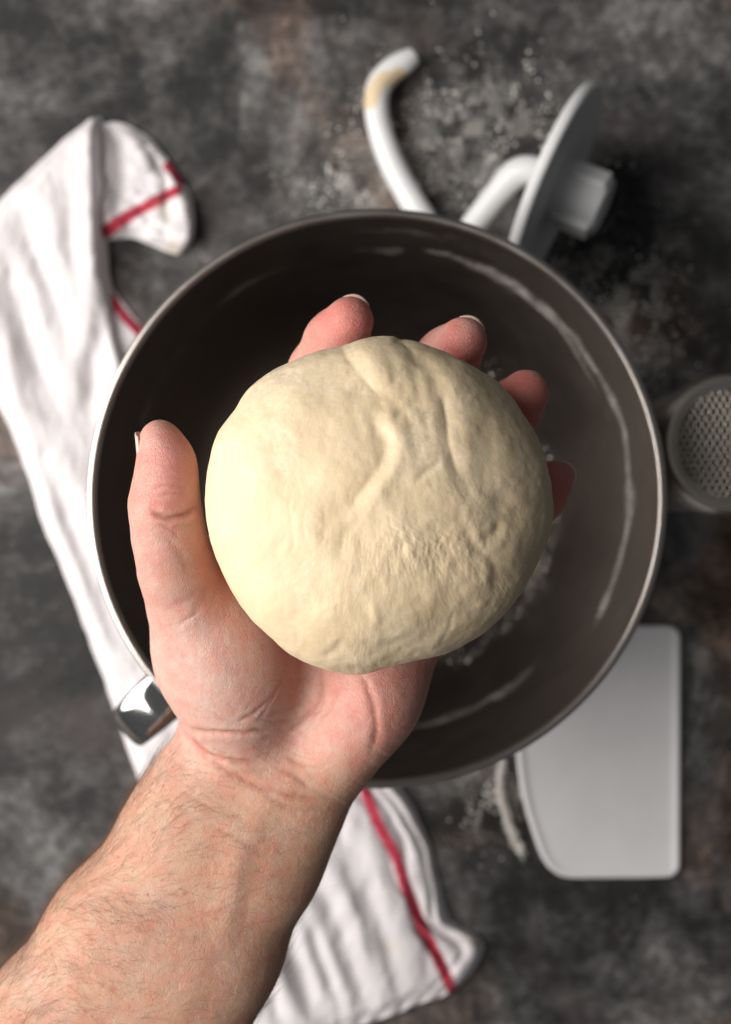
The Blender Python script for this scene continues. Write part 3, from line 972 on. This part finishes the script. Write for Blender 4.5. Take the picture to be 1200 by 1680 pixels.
FINGERS = {   # px, py, z, radius in px
    'index': [(478, 800, .262, 52), (508, 675, .258, 52), (528, 612, .268, 52), (552, 561, .279, 49), (574, 526, .287, 40)],
    'middle': [(570, 812, .260, 52), (660, 690, .254, 51), (702, 630, .266, 51), (735, 589, .278, 49), (760, 560, .287, 40.5)],
    'ring': [(655, 850, .261, 50), (752, 760, .254, 48), (805, 708, .266, 48), (838, 674, .278, 46), (862, 646, .286, 40)],
    'pinky': [(712, 930, .265, 46), (800, 880, .259, 42), (850, 848, .270, 41), (884, 816, .280, 39), (908, 788, .287, 33.5)],
}
def build_person():
    fd = Field(at(-330, 2330, .25) * [1, 1, 0] + [0, 0, 0.205], at(985, 450, .26) * [1, 1, 0] + [0, 0, 0.335], 0.00095)
    def C(a, b, k=0.004, flat=1.0):
        fd.cone(at(*a[:3]), at(*b[:3]), rad(a[3], a[2]), rad(b[3], b[2]), k, flat)
    # forearm: two flattened rods (radius and ulna side) and the flesh between
    left = [(368, 1225, .2620, 70), (338, 1290, .2610, 82), (306, 1362, .2600, 95), (196, 1534, .2580, 112), (92, 1695, .2550, 126), (-20, 1880, .250, 138), (-150, 2110, .245, 140)]
    right = [(522, 1268, .2610, 66), (478, 1335, .2605, 74), (434, 1414, .2590, 86), (352, 1556, .2570, 104), (268, 1720, .2540, 120), (150, 1920, .250, 132), (-10, 2150, .245, 134)]
    for ch in (left, right):
        for a, b in zip(ch[:-1], ch[1:]):
            C(a, b, 0.010, 0.92)
    for (a, b), (c, d) in zip(zip(left[:-1], left[1:]), zip(right[:-1], right[1:])):
        m1 = tuple((np.array(a) + np.array(c)) / 2); m2 = tuple((np.array(b) + np.array(d)) / 2)
        C(m1, m2, 0.012, 0.90)
    # palm
    for a, b in [((396, 1222, .262, 68), (478, 800, .260, 55)), ((432, 1240, .262, 70), (570, 812, .258, 56)),
                 ((470, 1252, .262, 68), (655, 850, .259, 54)), ((512, 1258, .263, 62), (712, 930, .263, 50))]:
        C(a, b, 0.010)
    # heel of the hand
    C((556, 1222, .2650, 70), (612, 1140, .2700, 66), 0.008)
    C((612, 1140, .2700, 66), (678, 1036, .2690, 56), 0.008)
    fd.ellipsoid(at(602, 1165, .2735), (rad(110, .273), rad(66, .273), 0.0125), math.radians(57), 0.010)
    # ball of the thumb
    C((392, 1190, .2650, 74), (352, 1078, .2730, 84), 0.010)
    C((352, 1078, .2730, 84), (306, 960, .2870, 66), 0.010)
    fd.ellipsoid(at(372, 1072, .2780), (rad(152, .278), rad(98, .278), 0.0165), math.radians(105), 0.010)
    # web between thumb and index
    C((345, 965, .2740, 62), (440, 860, .264, 50), 0.012)
    # thumb
    th = [(312, 985, .2850, 66), (289, 930, .2930, 58), (278, 880, .2980, 56), (270.5, 828, .3015, 54.5), (273, 788, .3040, 46), (272, 755, .3055, 40), (263, 722, .3065, 34.5)]
    for a, b in zip(th[:-1], th[1:]):
        C(a, b, 0.0045)
    fd.ellipsoid(at(281, 772, .3075), (rad(54, .305), rad(36, .305), 0.0068), math.radians(95), 0.004)
    # fingers
    for nm, ch in FINGERS.items():
        for a, b in zip(ch[:-1], ch[1:]):
            C(a, b, 0.0045)
    # everything yields to the dough it carries
    sl, (x, y, z) = fd.window(DCW - [0.062, 0.062, 0.036], DCW + [0.062, 0.062, 0.04])
    dd = -(dough_sdf(x, y, z) + 0.0003).astype(np.float32)
    a = fd.f[sl]
    k = 0.002
    h = np.maximum(k - np.abs(a - dd), 0) / k
    fd.f[sl] = np.maximum(a, dd) + h * h * k * 0.25
    fd.blur(2)
    v, q = fd.surface()
    v, q = catmull_clark(v, q)
    o = mesh_obj("person", v, q, M_SKIN)
    me = o.data
    nvt = len(me.vertices)
    co = np.zeros(nvt * 3, np.float32); me.vertices.foreach_get('co', co); co = co.reshape(-1, 3).astype(float)
    nr = np.zeros(nvt * 3, np.float32); me.vertices.foreach_get('normal', nr); nr = nr.reshape(-1, 3).astype(float)
    p = to_px(co)
    facing = sstep(0.0, 0.35, nr[:, 2])
    # skin creases: (points, half width px, depth mm)
    cr = [([(250, 836), (262, 846), (280, 849), (302, 845), (326, 829)], 4.2, 1.0),
          ([(256, 858), (280, 868), (296, 884)], 4, .28), ([(262, 872), (290, 900), (312, 940)], 7, .25),
          ([(248, 803), (275, 796), (308, 800)], 3.5, .18), ([(252, 815), (280, 810), (312, 812)], 3.0, .18), ([(250, 790), (275, 783), (303, 786)], 3.0, .12),
          ([(290, 1028), (306, 1018), (326, 1003)], 3.5, .20), ([(270, 1000), (305, 985), (330, 965)], 6, .10), ([(318, 1000), (335, 985), (342, 960)], 6, .10),
          ([(303, 1188), (330, 1199), (370, 1203), (420, 1199), (455, 1193)], 3.6, .62),
          ([(302, 1192), (318, 1216), (350, 1240), (395, 1250), (440, 1252)], 4.2, .72),
          ([(318, 1225), (360, 1256), (400, 1280), (450, 1298), (500, 1310), (560, 1312)], 5, .45),
          ([(430, 1300), (480, 1325), (540, 1330)], 5, .25), ([(455, 1262), (480, 1272), (510, 1292)], 4.5, .3),
          ([(528, 1098), (529, 1130), (515, 1162), (492, 1188), (468, 1200)], 4.2, .50),
          ([(536, 1120), (526, 1160), (500, 1200)], 3, .22),
          ([(588, 1100), (604, 1128), (614, 1165), (617, 1205), (608, 1240)], 5.5, .36),
          
          ([(388, 1186), (412, 1174), (432, 1158), (447, 1140)], 3, .28), ([(432, 1178), (470, 1165), (512, 1150)], 3, .22), ([(420, 1190), (445, 1150), (468, 1105)], 2.6, .18),
          ([(455, 1188), (500, 1176), (540, 1160)], 2.6, .18), ([(400, 1175), (440, 1182), (480, 1180)], 2.4, .16), ([(520, 1195), (550, 1150), (560, 1120)], 3, .2),
          ([(470, 1240), (495, 1255), (530, 1265)], 3, .25), ([(330, 1160), (380, 1185), (420, 1190)], 3, .15),
          ([(340, 1350), (390, 1375), (440, 1400)], 5, .16), ([(300, 1300), (360, 1330), (420, 1350)], 5, .16)]
    disp = np.zeros(nvt)
    red = np.zeros(nvt)
    for pl, w, dep in cr:
        pl = np.array(pl, float)
        lo, hi = pl.min(0) - 30, pl.max(0) + 30
        m = ((p > lo) & (p < hi)).all(1) & (nr[:, 2] > 0.0) & (co[:, 2] > 0.262)
        ids = np.nonzero(m)[0]
        jit = p[ids] + np.stack([1.6 * vnoise(v3(p[ids, 0] / 14, p[ids, 1] / 14), 3), 1.6 * vnoise(v3(p[ids, 0] / 14, p[ids, 1] / 14), 4)], 1)
        d, fr, sd = poly_dist(jit, catmull(pl, 24))
        tap = np.clip(np.sin(np.pi * np.clip(fr, 0.02, 0.98)) * 1.6, 0, 1)
        disp[ids] += tap * dep * 1e-3 * (-np.exp(-(d / w) ** 2) + 0.38 * np.exp(-((d - 2.6 * w) / (1.6 * w)) ** 2)) * facing[ids]
        red[ids] = np.maximum(red[ids], tap * np.exp(-(d / (w * 1.1)) ** 2) * min(1, dep * 1.5))
    # broad forms: tendons, soft lumps
    for pl, w, amp in [([(388, 1395), (386, 1450), (370, 1540)], 19, .32), ([(340, 1560), (300, 1660)], 22, .2), ([(430, 1330), (405, 1390)], 20, .25),
                       ([(352, 1400), (330, 1500)], 20, -.18), ([(425, 1420), (400, 1540)], 22, -.28)]:
        d, fr, sd = poly_dist(p, catmull(pl, 8), 60)
        disp += amp * 1e-3 * np.exp(-(d / w) ** 2) * facing
    disp += 0.00012 * fbm(co / 0.012, 2, 61) * facing
    disp += 0.00004 * fbm(co / 0.0022, 2, 62)
    # fine cross-wrinkles on palm and wrist
    ucoord = (p[:, 0] * 0.53 - p[:, 1] * 0.85)
    wz = np.exp(-((p[:, 1] - 1270) / 90) ** 2)
    disp += wz * 0.00008 * fbm(v3(ucoord / 7.5, (p[:, 0] * .85 + p[:, 1] * .53) / 70), 3, 63) * facing
    co2 = co + nr * disp[:, None]
    me.vertices.foreach_set('co', co2.astype(np.float32).ravel())
    me.update()
    me.polygons.foreach_set('use_smooth', np.ones(len(me.polygons), bool))
    # skin tone by region
    def blob(x, y, rx, ry=None):
        ry = ry or rx
        return np.exp(-(((p[:, 0] - x) / rx) ** 2 + ((p[:, 1] - y) / ry) ** 2))
    armc = np.array([0.595, 0.368, 0.252]); palmc = np.array([0.615, 0.378, 0.306]); pink = np.array([0.560, 0.200, 0.172])
    ruddy = np.array([0.53, 0.255, 0.185]); pale = np.array([0.680, 0.485, 0.410])
    hand = sstep(1330, 1180, p[:, 1])
    c = armc * (1 - hand[:, None]) + palmc * hand[:, None]
    def mixc(c, w, t):
        w = np.clip(w, 0, 1)[:, None]
        return c * (1 - w) + t * w
    dors = sstep(0.1, -0.4, nr[:, 2])
    c = mixc(c, dors * 0.5, armc * 0.95)
    fing = np.clip(blob(560, 520, 75, 85) + blob(750, 560, 85, 75) + blob(860, 650, 75) + blob(920, 800, 70, 95), 0, 1)
    c = mixc(c, fing * 0.95, pink)
    c = mixc(c, blob(280, 765, 58, 85) * 0.85, pink * [1.03, 1.15, 1.15])
    c = mixc(c, blob(300, 930, 60, 70) * 0.35, ruddy)
    c = mixc(c, blob(360, 960, 34, 70) * 0.7, np.array([0.52, 0.20, 0.13]))
    c = mixc(c, blob(610, 1170, 75, 90) * 0.55, pink * [1.1, 1.35, 1.3])
    c = mixc(c, blob(690, 1090, 55, 60) * 0.5, pink * [1.05, 1.2, 1.1])
    c = mixc(c, blob(330, 1110, 75, 90) * 0.45, pale)
    c = mixc(c, blob(400, 1200, 90, 40) * 0.35, pale)
    mo = fbm(co / 0.011, 4, 71)
    c = mixc(c, np.clip(mo, 0, 1) * 0.28, ruddy)
    c = mixc(c, np.clip(-mo - 0.1, 0, 1) * 0.30, pale)
    m2 = fbm(co / 0.0035, 3, 74)
    c = mixc(c, np.clip(m2 - 0.1, 0, 1) * (0.12 + 0.12 * hand), pink)
    # veins under thin skin
    for pl, w, a in [([(318, 1010), (350, 1060), (380, 1100)], 8, .22), ([(405, 1380), (385, 1480), (350, 1580)], 9, .14), ([(470, 1360), (440, 1460), (400, 1560)], 9, .12), ([(395, 1130), (410, 1165), (440, 1190)], 8, .14)]:
        d, fr, sd = poly_dist(p, catmull(pl, 8), 60)
        c = mixc(c, a * np.exp(-(d / w) ** 2), np.array([0.33, 0.28, 0.28]))
    c = mixc(c, red * 0.50, np.array([0.40, 0.115, 0.07]))
    # freckles and a couple of small moles
    for (x, y, r) in [(303, 1466, 3.2), (140, 1659, 3.2), (186, 1620, 5), (243, 1468, 2.4), (150, 1530, 4), (265, 1300, 4), (430, 1378, 5), (320, 1540, 6), (290, 1620, 4), (90, 1600, 4)]:
        c = mixc(c, np.exp(-((p[:, 0] - x) ** 2 + (p[:, 1] - y) ** 2) / r ** 2) * (0.75 if r < 3.5 else .35), np.array([0.36, 0.10, 0.055]))
    # flour dust on the skin next to the dough
    set_attr(o, "skin_colour", np.clip(c, 0, 1), 'COLOR')
    tag(o, "person's bare left hand and hairy forearm, palm up, holding the dough ball", "person")

    # fingernails
    def nail(cpx, rpx, dvec, nvec, width, length, ext, droop=0.25):
        c0 = at(*cpx)
        d = np.array(dvec, float); d /= np.linalg.norm(d)
        n = np.array(nvec, float); n -= d * (n @ d); n /= np.linalg.norm(n)
        s = np.cross(d, n)
        r = rad(rpx, cpx[2])
        rows, cols = 14, 15
        vv = []
        for i in range(rows):
            t = i / (rows - 1)
            for j in range(cols):
                uu = -1 + 2 * j / (cols - 1)
                a = uu * width
                adv = -length + (length + ext) * t - (0.0016 * uu * uu if t > .6 else 0) + (0.0012 * uu * uu if t < .3 else 0)
                rr = r * (1.0 - 0.04 * max(0, t - 0.4))
                vv.append(c0 + d * adv + s * math.sin(a) * rr + n * math.cos(a) * rr)
        nobj = mesh_obj("fingernail", vv, grid_faces(rows, cols), M_NAIL, o)
        sm = nobj.modifiers.new("thickness", 'SOLIDIFY'); sm.thickness = 0.0006; sm.offset = 0
        return nobj
    nail((266, 740, .3055), 40, (-0.10, 1.0, 0.06), (-0.93, 0.0, -0.36), 0.95, 0.009, 0.0064)
    for nm, o2 in (('index', (0.30, 0.95)), ('middle', (0.46, 0.89)), ('ring', (0.52, 0.85)), ('pinky', (0.90, 0.45))):
        tip = FINGERS[nm][-1]
        oo = np.array([o2[0], o2[1], 0.0])
        nail((tip[0], tip[1], tip[2]), tip[3] * 0.98, oo * 0.72 + np.array([0, 0, 0.70]), oo * 0.70 + np.array([0, 0, -0.72]), 0.62, 0.009,
             0.0040 if nm == 'ring' else 0.0050)

    # arm hair
    me.calc_loop_triangles() if hasattr(me, 'calc_loop_triangles') else None
    axis = np.array([0.53, 0.85]);            # towards the hand (x, y up)
    perp = np.array([0.85, -0.53])
    al = (p[:, 0] - 372) * 0.53 + (1366 - p[:, 1]) * 0.85      # px along the arm, 0 just below the wrist
    ac = (p[:, 0] - 372) * 0.85 + (p[:, 1] - 1366) * 0.53      # px across, negative = thumb side
    dens = sstep(150, -60, al) * (0.25 + 0.9 * sstep(40, -150, ac)) * sstep(190, 60, ac) * (al > -520)
    dens += 0.8 * sstep(140, -40, al) * (ac < -120) * (al > -520) * (nr[:, 2] < 0.5)
    dens += 0.5 * (ac > 140) * sstep(-20, -160, al) * (al > -520) * (np.abs(nr[:, 2]) < 0.5)
    dens *= nr[:, 2] > -0.75
    dens = np.clip(dens, 0, None)
    flow = 0.75 + 0.9 * fbm(co / 0.022, 2, 88)
    ids = rng.choice(nvt, size=4300, replace=False, p=dens / dens.sum())
    hv, hf = [], []
    for i in ids:
        b = co2[i]; n = nr[i]
        fa = flow[i] + rng.normal(0, 0.30)
        dirv = np.array([axis[0] * math.cos(fa) + perp[0] * math.sin(fa), axis[1] * math.cos(fa) + perp[1] * math.sin(fa), 0])
        dirv -= n * (dirv @ n)
        dirv /= np.linalg.norm(dirv) + 1e-9
        bend = np.cross(n, dirv) * rng.normal(-0.25, 0.40)
        L = rng.uniform(0.006, 0.0165) * (0.75 if al[i] > 20 else 1.0)
        lift = rng.uniform(0.10, 0.42)
        r0 = rng.uniform(0.000017, 0.000036)
        o0 = len(hv)
        ns = 6
        for k in range(ns):
            t = k / (ns - 1)
            pos = b + dirv * L * t + bend * L * t * t * 0.7 + n * (L * lift * (t - 0.55 * t * t) + (-0.0002 if k == 0 else 0.00006))
            rr = r0 * (1 - 0.8 * t)
            for j in range(3):
                a = 2.0944 * j
                hv.append(pos + rr * (math.cos(a) * n + math.sin(a) * np.cross(n, dirv)))
        for k in range(ns - 1):
            for j in range(3):
                hf.append((o0 + 3 * k + j, o0 + 3 * k + (j + 1) % 3, o0 + 3 * k + 3 + (j + 1) % 3, o0 + 3 * k + 3 + j))
    hair = mesh_obj("arm_hair", np.array(hv), np.array(hf), M_HAIR, o)
    tag(hair, kind="stuff")
    return o
person = build_person()

# ------------------------------------------------------------------ dough ball
def build_dough():
    nth, nph = 900, 330
    th = np.linspace(-np.pi, np.pi, nth, endpoint=False)
    ph = np.linspace(0.0, 1.0, nph)
    ph = np.concatenate([np.linspace(0.00001, 0.62, 260), np.linspace(0.62, 0.998, 71)[1:]])
    ph = ph ** 1.0
    nph = len(ph)
    TH, PH = np.meshgrid(th, ph * np.pi, indexing='ij')
    TH, PH = TH.ravel(), PH.ravel()
    ex = 2 / 2.35
    R = dough_R(TH)
    cr, sr = np.cos(PH), np.sin(PH)
    r = R * np.abs(sr) ** ex
    hh = np.where(cr > 0, HT, HB)
    z = DZ + hh * np.sign(cr) * np.abs(cr) ** ex
    v = np.stack([DCW[0] + r * np.cos(TH), DCW[1] + r * np.sin(TH), z], 1)
    f = grid_faces(nth, nph, close_u=True)[:, ::-1]
    # numeric normals
    V = v.reshape(nth, nph, 3)
    dt = np.roll(V, -1, 0) - np.roll(V, 1, 0)
    dp = np.gradient(V, axis=1)
    n = np.cross(dp, dt).reshape(-1, 3)
    n /= np.linalg.norm(n, axis=1)[:, None] + 1e-12
    if (n[:, 2] * (v[:, 2] - DZ)).sum() < 0:
        n = -n
    p = to_px(v)
    up = sstep(-0.25, 0.25, n[:, 2])
    d = np.zeros(len(v))
    # broad unevenness
    d += 0.0011 * fbm(v / 0.030, 2, 81)
    d += 0.00035 * fbm(v / 0.010, 3, 82)
    def line(pl, n_=24):
        return poly_dist(p, catmull(pl, n_), 190)
    def tapf(fr, a=0.08, b=0.12):
        return sstep(0, a, fr) * sstep(1, 1 - b, fr)
    # the folded-over tongue: its left lip ...
    lip = [(572, 552), (584, 580), (608, 610), (636, 640), (634, 668), (632, 696), (648, 720), (644, 752), (628, 784), (604, 816), (586, 846), (574, 880)]
    dist, fr, sd = line(lip)
    sgn = dist * sd
    # side>0 means which side? choose the side that contains (690, 700)
    t_d, t_f, t_s = poly_dist(np.array([[700.0, 690.0]]), catmull(lip, 40))
    s = sgn * t_s[0]
    tp = tapf(fr, .05, .25)
    tp = tp * np.clip(0.85 + 0.5 * vnoise(v3(fr * 9, fr * 0), 5), 0.3, 1.3)
    wl = 20 + 9 * sstep(.6, .2, fr)
    d += tp * 0.00095 * sstep(-1, 0.75, s / wl) * np.exp(-(np.maximum(s, 0) / 80) ** 2)
    d += tp * 0.00022 * np.exp(-((s - 10) / 16) ** 2)
    reg = np.exp(-(((p[:, 0] - 690) / 95) ** 2 + ((p[:, 1] - 680) / 120) ** 2))
    d += reg * 0.00030 * fbm(v3(p[:, 0] / 30 - p[:, 1] / 120, p[:, 1] / 95 + p[:, 0] / 200), 3, 97)
    d -= tapf(fr, .06, .35) * 0.00022 * np.exp(-((s + 15) / 4.5) ** 2) * np.clip(0.5 + vnoise(v3(fr * 14, fr * 0), 7), 0, 1)
    d -= tp * 0.0003 * np.exp(-((s + 13) / 12) ** 2)
    # ... and its right valley
    dist, fr, sd = line([(648, 548), (690, 588), (722, 632), (734, 682), (738, 730), (756, 782), (788, 832)])
    d -= tapf(fr, .04, .3) * (0.0008 * np.exp(-(dist / 14) ** 2) + 0.00024 * np.exp(-(dist / 4.2) ** 2) * np.clip(0.55 + 1.1 * vnoise(v3(fr * 11, fr * 0), 9), 0, 1.1))
    for pl, w, amp in [([(640, 700), (656, 676), (680, 664), (702, 668)], 5, -.45), ([(650, 712), (676, 690), (704, 690)], 7, .35),
                       ([(682, 796), (694, 778), (712, 766), (728, 748)], 5, -.55), 
                       ([(590, 852), (566, 880), (556, 930)], 7, -.45), ([(575, 838), (545, 850), (520, 885)], 9, -.3),
                       ([(765, 860), (772, 885), (790, 915)], 6, -.6),
                       ([(786, 880), (800, 882), (815, 876), (826, 852)], 6, -.7), 
                       ([(790, 905), (800, 940), (795, 985)], 9, .55), ([(800, 900), (812, 935), (806, 980)], 6, -.45),
                       ([(735, 690), (742, 720), (745, 750)], 9, .4), ([(755, 640), (770, 632), (778, 650)], 8, -.3),
                       ([(530, 1075), (555, 1060), (548, 1045)], 6, -.5), ([(452, 1050), (475, 1062), (498, 1074)], 6, .5), ([(700, 1068), (730, 1040), (745, 1000)], 7, .4),
                       ([(745, 1000), (738, 1030), (715, 1065)], 4, -.4), ([(598, 1075), (650, 1052), (690, 1045)], 6, -.4), ([(560, 1050), (600, 1042), (640, 1048)], 8, .45),
                       ([(610, 980), (615, 1010), (610, 1040)], 7, .5), ([(480, 790), (474, 830), (482, 880), (476, 930)], 3, -.16), ([(505, 820), (498, 862), (506, 900)], 3, -.12),
                       ([(528, 815), (534, 870), (520, 905)], 3, -.12), ([(398, 648), (385, 672), (352, 735)], 6, -.5), ([(571, 556), (556, 566), (520, 572)], 7, -.6)]:
        dist, fr, sd = poly_dist(p, catmull(pl, 10), 40)
        d += 0.65 * amp * 1e-3 * tapf(fr, .3, .3) * np.exp(-(dist / (1.35 * w)) ** 2)
    # stretched skin: streaks fanning down from the fold, rougher to the lower right
    q = p - np.array([600.0, 560.0])
    a = np.arctan2(q[:, 0], q[:, 1]); rr = np.hypot(q[:, 0], q[:, 1])
    wx = 0.04 * fbm(v3(p[:, 0] / 60, p[:, 1] / 60), 2, 90)
    low = sstep(760, 870, p[:, 1] + 0.25 * (p[:, 0] - 600)) * sstep(430, 520, p[:, 0])
    mid = np.exp(-(((p[:, 0] - 520) / 60) ** 2 + ((p[:, 1] - 860) / 100) ** 2))
    rough = np.exp(-(((p[:, 0] - 760) / 120) ** 2 + ((p[:, 1] - 880) / 75) ** 2))
    base_st = np.clip(0.16 + 0.85 * low + 0.6 * mid, 0, 1) * up
    st = fbm(v3((a + wx * .3) * 26, rr / 75), 4, 91, 0.6)
    d += base_st * 0.000035 * st
    peb = fbm(v3(p[:, 0] / 15 + wx * 9, p[:, 1] / 22), 4, 93, 0.55)
    patch = np.clip(0.5 + 0.9 * fbm(v3(p[:, 0] / 60, p[:, 1] / 70), 2, 96), 0.05, 1.3)
    base_st = base_st * patch
    d += patch * (rough * 0.00020 + 0.00005 * low) * peb * up
    st2 = fbm(v3(p[:, 0] / 5.5 + p[:, 1] / 40, p[:, 1] / 26), 3, 95, 0.6)
    d += patch * (0.00002 * low + 0.00003 * mid + 0.00003 * rough) * st2 * up
    v2 = v + n * d[:, None]
    o = mesh_obj("dough_ball", v2, f, M_DOUGH)
    set_attr(o, "streak", np.clip(base_st * 0.8 + 0.1, 0, 1))
    at_uv = o.data.attributes.new("streak_uv", 'FLOAT_VECTOR', 'POINT')
    at_uv.data.foreach_set('vector', np.stack([(a + wx * .3) * 55, rr / 32, np.zeros_like(a)], 1).astype(np.float32).ravel())
    set_attr(o, "dust", np.clip(0.3 + 0.7 * fbm(v / 0.02, 3, 99), 0, 1))
    tag(o, "smooth pale ball of kneaded bread dough resting on the open palm", "dough")
    return o
dough = build_dough()

# ------------------------------------------------------------------ loose flour
def grains(name, pts, sizes, mat):
    n = len(pts)
    t = np.array([[1, 1, 1], [1, -1, -1], [-1, 1, -1], [-1, -1, 1]], float) / 1.732
    octv = np.array([[1, 0, 0], [-1, 0, 0], [0, 1, 0], [0, -1, 0], [0, 0, 1], [0, 0, -1]], float)
    octf = np.array([[0, 2, 4], [2, 1, 4], [1, 3, 4], [3, 0, 4], [2, 0, 5], [1, 2, 5], [3, 1, 5], [0, 3, 5]])
    sc = rng.uniform(0.7, 1.3, (n, 1, 3))
    an = rng.uniform(0, 6.28, n)
    ca, sa = np.cos(an)[:, None], np.sin(an)[:, None]
    vv = octv[None] * sc * sizes[:, None, None]
    x = vv[..., 0] * ca - vv[..., 1] * sa
    y = vv[..., 0] * sa + vv[..., 1] * ca
    vv = np.stack([x, y, vv[..., 2] * 0.8], -1) + pts[:, None, :]
    ff = (octf[None] + 6 * np.arange(n)[:, None, None]).reshape(-1, 3)
    return mesh_obj(name, vv.reshape(-1, 3), ff, mat, smooth=False)

def scatter_px(n, cx, cy, sx, sy, rot=0, clump=35, thr=0.0, seed=0):
    pts = np.zeros((0, 2))
    while len(pts) < n:
        q = rng.normal(0, 1, (n * 3, 2)) * [sx, sy]
        c_, s_ = math.cos(rot), math.sin(rot)
        q = np.stack([q[:, 0] * c_ - q[:, 1] * s_ + cx, q[:, 0] * s_ + q[:, 1] * c_ + cy], 1)
        keep = fbm(v3(q[:, 0] / clump, q[:, 1] / clump), 3, 200 + seed) + rng.uniform(-0.35, 0.35, len(q)) > thr
        pts = np.vstack([pts, q[keep]])
    return pts[:n]

def on_table(q):
    z = np.full(len(q), 0.0004)
    s = H / F
    return np.stack([(q[:, 0] - CX) * s, (CY - q[:, 1]) * s, z], 1)

Q, S = [], []
for k, (n, cx, cy, sx, sy, rot, thr, s0, s1) in enumerate([
        (8500, 770, 225, 92, 65, -0.1, 0.16, .00010, .00030), (380, 765, 220, 100, 72, 0, 0.05, .0005, .0011),
        (4500, 650, 290, 70, 55, 0.5, 0.1, .00012, .00032), (1500, 540, 300, 40, 30, 0, 0.1, .00012, .00035), (70, 530, 300, 30, 25, 0, 0, .0004, .0011),
        (7000, 1010, 500, 55, 75, -0.4, 0.1, .00012, .00034), (150, 1010, 500, 55, 65, -0.3, 0.0, .0004, .0011),
        (2200, 800, 1290, 38, 45, 0, 0.05, .00012, .00035), (130, 800, 1295, 32, 42, 0, 0.0, .0004, .0011),
        (500, 920, 420, 60, 40, 0, 0.1, .00012, .0003), (400, 1120, 1260, 120, 150, 0, 0.2, .0001, .0003)]):
    q = scatter_px(n, cx, cy, sx, sy, rot, 30, thr, k)
    Q.append(on_table(q)); S.append(rng.uniform(s0, s1, n) * rng.uniform(0.7, 1.0, n))
# the ridge pushed up beside the scraper
c = catmull([(826, 1235), (821, 1270), (822, 1305), (833, 1345), (846, 1378), (857, 1396)], 1400)
c = c[vnoise(v3(np.linspace(0, 26, len(c)), np.zeros(len(c))), 3) > -0.35]
q = c + rng.normal(0, 1, c.shape) * [3.2, 4.0]
P3 = on_table(q); P3[:, 2] += rng.uniform(0, 0.0035, len(q))
Q.append(P3); S.append(rng.uniform(.0003, .0008, len(q)))
fl = grains("spilled_flour", np.vstack(Q), np.concatenate(S), M_FLOUR)
tag(fl, "scattered white flour grains spilled on the dark tabletop", "flour", kind="stuff")

# grains inside the bowl
inner = catmull([(9.5, 5.1), (8.4, 3.5), (7.2, 2.5), (5.6, 1.75), (3.2, 1.35), (1.2, 1.25), (0.05, 1.22)], 80)[::-1] / 100
def on_bowl(q):
    out = []
    for (x, y) in q:
        z = 0.03
        for _ in range(6):
            w = at(x, y, z)
            r = math.hypot(w[0] - BC[0], w[1] - BC[1])
            z = float(np.interp(r, inner[:, 0], inner[:, 1], right=0.07))
        if r < 0.094:
            out.append((w[0], w[1], z + 0.0004))
    return np.array(out).reshape(-1, 3)
Q, S = [], []
for k, (n, cx, cy, sx, sy, rot, thr, s0, s1) in enumerate([
        (500, 890, 905, 30, 60, 0.25, 0.1, .0001, .00028), (9, 890, 930, 30, 70, 0.3, -0.2, .0004, .0009), (420, 830, 1000, 60, 32, -0.8, 0.1, .0001, .00028), (300, 740, 1085, 45, 26, -0.6, 0.1, .0001, .00028),
        (6, 745, 1095, 30, 15, -0.6, -.3, .0004, .0009), (12, 925, 745, 18, 12, 0, -.3, .0003, .0009), (12, 812, 562, 16, 10, 0.8, -.3, .0003, .0009), (9, 797, 608, 12, 10, 0, -.3, .0003, .0009), (20, 970, 900, 18, 40, 0, 0, .0002, .0009), (30, 950, 960, 22, 40, 0, 0, .0002, .0006)]):
    pts = on_bowl(scatter_px(n, cx, cy, sx, sy, rot, 22, thr, 40 + k))
    Q.append(pts); S.append(rng.uniform(s0, s1, len(pts)))
fb = grains("bowl_flour", np.vstack(Q), np.concatenate(S), M_FLOUR)
tag(fb, "clumps of white flour left on the inside of the steel bowl", "flour", kind="stuff")
